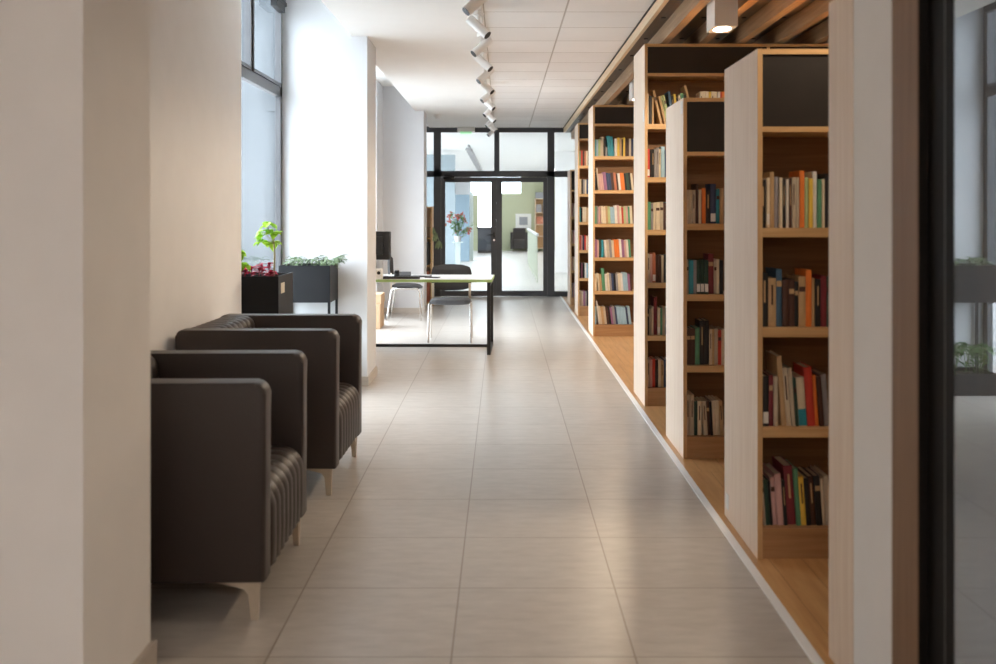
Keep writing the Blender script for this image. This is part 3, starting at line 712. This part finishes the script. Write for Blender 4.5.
# visitor chairs
def visitor_chair(loc, rz, label):
    r = thing('visitor_chair', label, 'chair', loc, rz, group='charcoal visitor chairs around the desk')
    # faces -y
    bm = new_bm(); nx, ny = 12, 10; g = []
    for lay in (0, 1):
        rowsv = []
        for j in range(ny + 1):
            v = []
            for i in range(nx + 1):
                u = i / nx * 2 - 1; w = j / ny * 2 - 1
                k = (1 - abs(u) ** 5) ** 0.2; kk = (1 - abs(w) ** 5) ** 0.2
                x = u * 0.23 * (0.88 + 0.12 * kk); y = w * 0.21 * (0.88 + 0.12 * k)
                dz = 0.028 * (1 - max(abs(u), abs(w)) ** 6)
                z = 0.455 + (dz if lay else -0.022 * (1 - max(abs(u), abs(w)) ** 8)) - (0.028 * max(0, -w) ** 2.5) + 0.006 * u * u
                v.append(bm.verts.new((x, y, z)))
            rowsv.append(v)
        g.append(rowsv)
        for j in range(ny):
            for i in range(nx):
                f = (rowsv[j][i], rowsv[j][i + 1], rowsv[j + 1][i + 1], rowsv[j + 1][i]); bm.faces.new(f if lay else f[::-1])
    rim = lambda q: [q[0][i] for i in range(nx)] + [q[j][nx] for j in range(ny)] + [q[ny][i] for i in range(nx, 0, -1)] + [q[j][0] for j in range(ny, 0, -1)]
    a, b = rim(g[0]), rim(g[1])
    for k in range(len(a)): bm.faces.new((a[k], a[(k + 1) % len(a)], b[(k + 1) % len(a)], b[k]))
    obj('seat', bm, 'seatfab', r, True)
    bm = new_bm(); g = []
    for lay in (0, 1):
        rowsv = []
        for j in range(9):
            v = []
            for i in range(13):
                u = i / 6 - 1; w = j / 4 - 1
                x = u * 0.235 * (1 - 0.10 * max(0, abs(w)) ** 3); z = 0.705 + w * 0.152 * (1 - 0.22 * abs(u) ** 3)
                y = 0.205 + 0.035 * (z - 0.55) + 0.03 * (1 - u * u) + (0.016 if lay else -0.016) * (1 - max(abs(u), abs(w)) ** 6)
                v.append(bm.verts.new((x, y, z)))
            rowsv.append(v)
        g.append(rowsv)
        for j in range(8):
            for i in range(12):
                f = (rowsv[j][i], rowsv[j][i + 1], rowsv[j + 1][i + 1], rowsv[j + 1][i]); bm.faces.new(f[::-1] if lay else f)
    rim2 = lambda q: [q[0][i] for i in range(12)] + [q[j][12] for j in range(8)] + [q[8][i] for i in range(12, 0, -1)] + [q[j][0] for j in range(8, 0, -1)]
    a, b = rim2(g[0]), rim2(g[1])
    for k in range(len(a)): bm.faces.new((a[k], a[(k + 1) % len(a)], b[(k + 1) % len(a)], b[k]))
    obj('backrest', bm, 'seatfab', r, True)
    for s in (-1, 1):
        obj('leg', add_tube(new_bm(), [(s * 0.238, -0.21, 0), (s * 0.232, -0.185, 0.40), (s * 0.228, -0.165, 0.43), (s * 0.226, -0.10, 0.436)], 0.011, 10), 'chrome', r, True)
        obj('leg', add_tube(new_bm(), [(s * 0.238, 0.25, 0), (s * 0.232, 0.19, 0.40), (s * 0.228, 0.165, 0.43), (s * 0.226, 0.10, 0.436)], 0.011, 10), 'chrome', r, True)
        obj('back_support', add_box(new_bm(), (s * 0.212 - 0.014, 0.185, 0.43), (s * 0.212 + 0.014, 0.20, 0.64), 0.003), 'leg_metal', r, True)
    bm = add_tube(new_bm(), [(-0.226, -0.10, 0.432), (-0.226, 0.10, 0.432)], 0.010); add_tube(bm, [(0.226, -0.10, 0.432), (0.226, 0.10, 0.432)], 0.010)
    add_tube(bm, [(-0.226, -0.09, 0.428), (0.226, -0.09, 0.428)], 0.009); add_tube(bm, [(-0.226, 0.09, 0.428), (0.226, 0.09, 0.428)], 0.009)
    obj('under_frame', bm, 'chrome', r, True)
    return r
vc = visitor_chair((-0.585, 11.36, 0), 0.0, 'charcoal visitor chair behind the desk, facing the opening')
dup(vc, (-1.30, 13.68, 0), PI / 2, 'charcoal visitor chair seen from its side, before the far column')

# ------------------------------------------------------------------ lamps on the ceiling
tk = thing('light_track', 'long white ceiling track carrying the spotlights', 'light track', (-0.165, 0, 0))
box('rail', (-0.018, 4.2, CZ - 0.035), (0.018, 17.0, CZ), 'white', tk)
box('power_feed', (-0.02, 16.9, CZ - 0.05), (0.02, 17.05, CZ), 'white', tk)
def spot_proto():
    r = thing('spotlight', 'x', 'spotlight', (0, 0, 0), group='white spotlights along the ceiling track')
    box('adapter', (-0.016, -0.06, -0.03), (0.016, 0.06, 0), 'white', r)
    obj('bracket', add_tube(new_bm(), [(0, 0, -0.03), (0, 0, -0.10)], 0.009, 8), 'white', r, True)
    bm = new_bm(); a = 0.034
    add_tube(bm, [(-0.1, 0, 0), (0.09, 0, 0)], a, 20)
    h = obj('lamp_head', bm, 'white', r, True); h.location = (0, 0, -0.115); h.rotation_euler = (0, math.radians(42), 0)
    l = obj('lens', add_tube(new_bm(), [(0.09, 0, 0), (0.0925, 0, 0)], a * 0.92, 20), 'black', h, True)
    return r
sp = spot_proto()
ys = [6.33 + 0.84 * k for k in range(13)]
for i, y in enumerate(ys):
    right = (i % 2 == 1)
    lab = f"white cylinder spotlight tilted {'right' if right else 'left'}, {ORD[i]} on the track counting away from the viewer"
    loc = (-0.165, y, CZ - 0.035); rz = -0.4 if right else PI + 0.4
    if i == 0:
        sp.location = loc; sp.rotation_euler = (0, 0, rz); sp['label'] = lab
    else: dup(sp, loc, rz, lab)

def downlight(x, y, label, power):
    r = thing('square_downlight', label, 'downlight', (x, y, 2.845), group='square box downlights under the canopy')
    bm = add_box(new_bm(), (-0.069, -0.10, -0.10), (0.069, 0.14, 0.0), 0.003, 1)
    obj('mount_box', bm, 'white', r)
    bm = new_bm()
    add_box(bm, (-0.069, -0.10, -0.272), (-0.062, 0.14, -0.103)); add_box(bm, (0.062, -0.10, -0.272), (0.069, 0.14, -0.103))
    add_box(bm, (-0.062, -0.10, -0.272), (0.062, -0.093, -0.103)); add_box(bm, (-0.062, 0.133, -0.272), (0.062, 0.14, -0.103))
    add_box(bm, (-0.062, -0.093, -0.11), (0.062, 0.133, -0.103)); add_box(bm, (-0.062, -0.093, -0.27), (0.062, 0.133, -0.262))
    obj('lamp_housing', bm, 'white', r)
    bm = new_bm(); bmesh.ops.create_circle(bm, cap_ends=True, segments=24, radius=0.05, matrix=Matrix.Translation((0, 0.02, -0.2705)) @ Matrix.Diagonal((1, 1.75, 1, 1)))
    obj('lens', bm, 'lamp', r)
    L = bpy.data.lights.new('downlight_beam', 'SPOT'); L.energy = power; L.color = (1.0, 0.80, 0.58); L.spot_size = math.radians(174); L.spot_blend = 0.25; L.shadow_soft_size = 0.05
    lo = bpy.data.objects.new('downlight_beam', L); C.objects.link(lo); lo.parent = r; lo.location = (0, 0.02, -0.30)
DL = 72
downlight(1.346, 6.1, 'white square downlight with glowing lens, hanging over the second bookcase', DL)
downlight(1.346, 9.9, 'white square downlight hanging between the third and fourth bookcases', DL * 1.4)
downlight(1.62, 3.72, 'white square downlight hanging before the nearest bookcase, behind the right pier', DL * 0.22)  # extra lamp hidden behind the pier, added to light the nearest bookcase
downlight(1.346, 13.0, 'white square downlight hanging before the fifth bookcase', DL * 0.45)

r = thing('exit_lamp', 'white emergency lamp with green lens above the glass door', 'emergency lamp', (-0.62, 17.27, CZ))
obj('lamp_housing', add_box(new_bm(), (-0.15, -0.06, -0.08), (0.15, 0.06, 0), 0.006), 'white', r, True)
obj('lens', add_box(new_bm(), (-0.10, -0.045, -0.11), (0.10, 0.045, -0.08)), 'exit', r)
r = thing('smoke_detector', 'small white smoke detector on the plaster ceiling', 'smoke detector', (-0.97, 15.1, CZ))
obj('detector_base', add_tube(new_bm(), [(0, 0, 0), (0, 0, -0.02)], 0.06, 20), 'white', r, True)
obj('detector_head', add_tube(new_bm(), [(0, 0, -0.02), (0, 0, -0.055)], [0.05, 0.035], 20), 'white', r, True)

# things in the niche between far column and glass partition
r = thing('side_shelf', 'low wooden shelf unit beside the glass partition', 'shelf unit', (-1.76, 15.4, 0))
for x in (0, 0.66): box('side_panel', (x, 0, 0), (x + 0.02, 0.4, 1.55), 'oak_up', r)
for z in (0.06, 0.62, 1.05, 1.53): box('shelf', (0.021, 0, z), (0.659, 0.4, z + 0.02), 'oak_shelf', r)
box('back_panel', (0.021, 0.38, 0.0), (0.659, 0.4, 1.53), 'oak_fascia', r)
o = tag(obj('bag', add_box(new_bm(), (-1.48, 15.42, 0.6405), (-1.115, 15.74, 1.0), 0.04, 3), 'darkbag', None, True), 'dark grey bag on the side shelf beside the far column', 'bag')
o = tag(obj('storage_box', add_box(new_bm(), (-1.50, 15.42, 0.0805), (-1.115, 15.74, 0.55), 0.01, 2), 'maroon', None, True), 'brick red storage box on the lowest level of the side shelf', 'box')
def vine(r):
    rng = random.Random(2); bm = new_bm(); st = new_bm()
    pts = [(0, 0, 0.0), (0.05, 0, 0.14), (0.14, -0.02, 0.16), (0.22, -0.02, 0.06), (0.26, -0.02, -0.06)]
    add_tube(st, pts, 0.006, 6)
    for p in pts[2:]:
        for k in range(5):
            a = rng.uniform(0, 2 * PI); add_leaf(bm, p, (math.cos(a) * .5, math.sin(a) * .3, -0.6), (0, 1, 0), 0.11, 0.05, 0.3)
    obj('stem', st, 'leaf_grey', r, True); obj('foliage', bm, 'leaf_grey', r)
    obj('pot', add_tube(new_bm(), [(0, 0, 0), (0, 0, 0.12)], [0.05, 0.07], 16), 'darkbag', r, True)
plant('hanging_plant', 'thin trailing plant in a dark pot beside the glass partition', 'plant', (-1.24, 15.6, 1.0705), vine)

# ------------------------------------------------------------------ hall beyond the glass doors
struct(box('wall_hall_right', (3.0, 17.42, 0), (3.2, 39.0, 2.95), 'plaster_cool'), 'pale right wall of the hall', 'wall')
bm = add_box(new_bm(), (-3.6, 17.42, 0), (-3.4, 39.0, 0.5)); add_box(bm, (-3.6, 17.42, 2.6), (-3.4, 39.0, 2.95))  # openings added out of view to let daylight into the hall
for k in range(8): add_box(bm, (-3.6, 17.42 + k * 3.0, 0.5), (-3.4, 17.8 + k * 3.0, 2.6))
struct(obj('wall_hall_left', bm, 'plaster_cool'), 'window wall of the hall', 'wall')
bm = add_box(new_bm(), (-0.05, 38.3, 0), (3.2, 38.5, 2.2)); add_box(bm, (0.72, 38.3, 2.2), (3.2, 38.5, 2.95)); add_box(bm, (-1.2, 38.3, 0), (-0.92, 38.5, 2.15)); add_box(bm, (-0.92, 38.3, 0), (-0.05, 38.5, 0.5))
struct(obj('wall_hall_end', bm, 'greenwall'), 'sage green wall at the end of the hall', 'wall')
struct(box('wall_hall_end_left', (-3.6, 38.3, 0), (-1.2, 38.5, 2.95), 'plaster_cool'), 'white end wall of the hall', 'wall')
struct(box('wall_hall_column', (-1.42, 29.9, 0), (-0.98, 30.4, 2.0), 'bluepaint'), 'dusty blue wall block in the hall', 'wall')
struct(box('wall_hall_panel', (-1.9, 24.0, 0), (-1.13, 24.2, 2.85), 'paleblue'), 'pale blue wall panel in the hall', 'wall')
struct(box('wall_hall_post', (-0.97, 30.42, 0), (-0.88, 30.7, 2.1), 'mint'), 'white post beside the blue column', 'post')
struct(box('wall_hall_side', (1.30, 24.4, 0), (3.0, 24.55, 2.95), 'plaster'), 'pale wall close behind the right side pane', 'wall')
struct(box('wall_hall_stub', (-1.9, 17.45, 0), (-1.62, 17.9, 2.95), 'greywall'), 'grey wall stub behind the partition', 'wall')

r = thing('hall_armchair', 'dark armchair against the green wall beyond the doors', 'armchair', (0.66, 37.85, 0), -PI / 2)
for s in (-1, 1):
    y0, y1 = (-0.34, -0.24) if s < 0 else (0.24, 0.34)
    obj('arm', add_box(new_bm(), (-0.38, y0, 0.10), (0.38, y1, 0.72), 0.03, 3), 'seatfab', r, True)
obj('backrest', add_box(new_bm(), (-0.38, -0.238, 0.10), (-0.2, 0.238, 0.88), 0.03, 3), 'seatfab', r, True)
obj('seat', add_box(new_bm(), (-0.195, -0.238, 0.10), (0.36, 0.238, 0.45), 0.03, 3), 'seatfab', r, True)
for sx in (-1, 1):
    for sy in (-1, 1): box('leg', (sx * 0.3 - 0.015, sy * 0.3 - 0.015, 0), (sx * 0.3 + 0.015, sy * 0.3 + 0.015, 0.10), 'chrome', r)

r = thing('framed_picture', 'white framed picture hanging above the dark armchair on green wall', 'picture', (0.82, 38.29, 1.14))
bm = new_bm()
for a, b in (((-0.3, -0.02, -0.28), (0.3, 0.0, -0.22)), ((-0.3, -0.02, 0.22), (0.3, 0.0, 0.28)), ((-0.3, -0.02, -0.22), (-0.24, 0, 0.22)), ((0.24, -0.02, -0.22), (0.3, 0, 0.22))): add_box(bm, a, b)
obj('picture_frame', bm, 'white', r)
box('mount', (-0.24, -0.01, -0.22), (0.24, -0.001, 0.22), 'paper', r)
box('print', (-0.16, -0.013, -0.15), (0.16, -0.0105, 0.16), 'greyplastic', r)

r = thing('railing', 'pale green balustrade with handrail in the hall', 'railing', (0.73, 20.7, 0))
box('handrail', (-0.03, 0, 0.98), (0.03, 7.4, 1.02), 'alu', r); box('bottom_rail', (-0.015, 0, 0.08), (0.015, 7.4, 0.11), 'bal', r)
for k in range(58): box('baluster', (-0.009, 0.05 + k * 0.127, 0.11 if k % 8 else 0.0), (0.009, 0.075 + k * 0.127, 0.98), 'bal', r)

r = thing('hall_bookcase', 'open wooden shelves at the end of the hall beside green wall', 'bookcase', (1.25, 37.8, 0))
for x in (0, 0.55): box('side_panel', (x, 0, 0), (x + 0.03, 0.4, 2.0), 'oak_fascia', r)
for z in (0.1, 0.55, 1.0, 1.45, 1.97): box('shelf', (0.031, 0, z), (0.549, 0.4, z + 0.03), 'oak_fascia', r)
box('back_panel', (0.031, 0.38, 0.13), (0.549, 0.4, 1.97), 'oak_shelf', r)
tag(box('archive_box', (1.27, 37.82, 2.0005), (1.78, 38.15, 2.24), 'greyplastic'), 'grey archive box on top of the hall shelves', 'box')
for (x, z, w, h, m, l) in ((1.29, 1.4805, 0.2, 0.3, 'bk_a', 'grey binder block on the top level of the hall shelves'), (1.55, 1.4805, 0.2, 0.34, 'bk_c', 'cream binder block on the top level of the hall shelves'),
                        (1.30, 1.0305, 0.26, 0.28, 'bk_z', 'terracotta binder block on the middle level of the hall shelves')):
    tag(box('binder', (x, 37.84, z), (x + w, 38.1, z + h), m, None, 0.004, 1), l, 'binder')

r = thing('reception_counter', 'dark grey counter at the far left of the hall', 'counter', (-0.88, 36.2, 0))
box('counter_body', (0, 0, 0), (0.78, 0.6, 0.88), 'darkbag', r); box('countertop', (-0.03, -0.03, 0.88), (0.81, 0.63, 0.93), 'charcoal', r); box('kick_plate', (0.0, -0.004, 0.0), (0.78, 0.0, 0.1), 'charcoal', r)

def pedestal_plant():
    r = thing('plant_stand', 'tall pale mint plant stand behind the left glass door', 'plant stand', (-0.875, 19.8, 0))
    box('stand_post', (-0.05, -0.05, 0.03), (0.05, 0.05, 0.86), 'mint', r); box('stand_base', (-0.14, -0.14, 0), (0.14, 0.14, 0.03), 'mint', r); box('stand_tray', (-0.1, -0.1, 0.86), (0.1, 0.1, 0.88), 'mint', r)
    p = thing('flowering_plant', 'red flowering plant on the mint stand behind the left glass door', 'plant', (-0.875, 19.8, 0.8805))
    rng = random.Random(12)
    obj('pot', add_tube(new_bm(), [(0, 0, 0), (0, 0, 0.11)], [0.05, 0.075], 16), 'white', p, True)
    st = new_bm(); lf = new_bm(); fl = new_bm()
    for k in range(17):
        a = rng.uniform(0, 2 * PI); e = Vector((math.cos(a) * rng.uniform(0.08, 0.32) + 0.08, math.sin(a) * 0.12, rng.uniform(0.05, 0.52)))
        add_tube(st, [(0, 0, 0.1), e * 0.5 + Vector((0, 0, 0.14)), e + Vector((0, 0, 0.04))], 0.004, 5)
        for q in range(9):
            aa = rng.uniform(0, 2 * PI); add_leaf(lf, e * rng.uniform(0.5, 1) + Vector((0, 0, rng.uniform(0.05, 0.12))), (math.cos(aa), math.sin(aa), rng.uniform(-.4, .5)), (0, 0, 1), 0.075, 0.045, 0.4)
        if k % 2 == 0:
            for q in range(12):
                c = e + Vector((rng.gauss(0, .03), rng.gauss(0, .03), 0.05 + rng.gauss(0, .03)))
                bmesh.ops.create_icosphere(fl, subdivisions=1, radius=0.018, matrix=Matrix.Translation(c))
    obj('stem', st, 'leaf', p, True); obj('foliage', lf, 'leaf', p); obj('blossoms', fl, 'flower', p, True)
pedestal_plant()
tk2 = thing('hall_light_track', 'dark spotlight track on the hall ceiling, seen through the top pane', 'light track', (-0.74, 22.0, 2.949))
box('rail', (-0.02, 0, -0.03), (0.02, 12.5, 0), 'greywall', tk2)  # grey on rail and heads stands in for backlit shade
for k in range(14):
    obj('lamp_head', add_tube(new_bm(), [(-0.06, k * 0.9 + 0.2, -0.07), (0.07, k * 0.9 + 0.25, -0.12)], 0.04, 10), 'greywall', tk2, True)

# ------------------------------------------------------------------ light
W = bpy.data.worlds.new('sky'); bpy.context.scene.world = W; W.use_nodes = True
t = W.node_tree; bg = t.nodes['Background']
tc = t.nodes.new('ShaderNodeTexCoord'); sx = t.nodes.new('ShaderNodeSeparateXYZ'); cr = t.nodes.new('ShaderNodeValToRGB')
cr.color_ramp.elements[0].position = 0.0; cr.color_ramp.elements[0].color = (0.66, 0.74, 0.83, 1)
cr.color_ramp.elements[1].position = 0.8; cr.color_ramp.elements[1].color = (1.0, 1.06, 1.15, 1)
t.links.new(tc.outputs['Generated'], sx.inputs[0]); t.links.new(sx.outputs['Z'], cr.inputs['Fac']); t.links.new(cr.outputs['Color'], bg.inputs['Color'])
bg.inputs['Strength'].default_value = 6.9

# added warm fill panel behind the viewer, lights the pier and nearest bookcases
r = thing('ceiling_panel_lamp', 'square white ceiling panel lamp of the entrance lobby', 'ceiling lamp', (0.0, -2.0, CZ))
box('lamp_tray', (-1.2, -0.5, -0.03), (1.2, 0.5, 0), 'white', r)
box('diffuser', (-1.17, -0.47, -0.036), (1.17, 0.47, -0.03), 'led', r)

M['led_hall'] = glow('hall_led_panel', (1.0, 0.97, 0.90), 8.0)  # panels added out of view to brighten the hall
for i, (x, y) in enumerate(((2.35, 21.0), (2.35, 25.0), (2.35, 29.5), (2.35, 34.0))):
    r = thing('hall_ceiling_lamp', f'flat white panel lamp on the hall ceiling, {ORD[i]} beyond the glass doors', 'ceiling lamp', (x, y, 2.95), group='panel lamps on the hall ceiling')
    box('lamp_tray', (-0.6, -0.6, -0.03), (0.6, 0.6, 0), 'white', r); box('diffuser', (-0.57, -0.57, -0.036), (0.57, 0.57, -0.03), 'led_hall', r)

# ------------------------------------------------------------------ camera
cam = bpy.data.cameras.new('camera'); co = bpy.data.objects.new('camera', cam); C.objects.link(co)
co.location = (0, 0, 1.45); co.rotation_euler = (PI / 2, 0, 0)
cam.sensor_width = 36; cam.lens = 36 * 1000 / 996
cam.shift_x = -4 / 996; cam.shift_y = -119 / 996
cam.clip_start = 0.05; cam.clip_end = 300
cam.dof.use_dof = True; cam.dof.focus_distance = 8.5; cam.dof.aperture_fstop = 2.6
S = bpy.context.scene; S.camera = co
S.view_settings.view_transform = 'Standard'; S.view_settings.look = 'None'; S.view_settings.gamma = 1; S.view_settings.use_curve_mapping = False
S.view_settings.exposure = 0.72
S.cycles.max_bounces = 10; S.cycles.diffuse_bounces = 7; S.cycles.transparent_max_bounces = 16
S.cycles.caustics_reflective = False; S.cycles.caustics_refractive = False
S.cycles.sample_clamp_indirect = 6
S.cycles.use_denoising = True
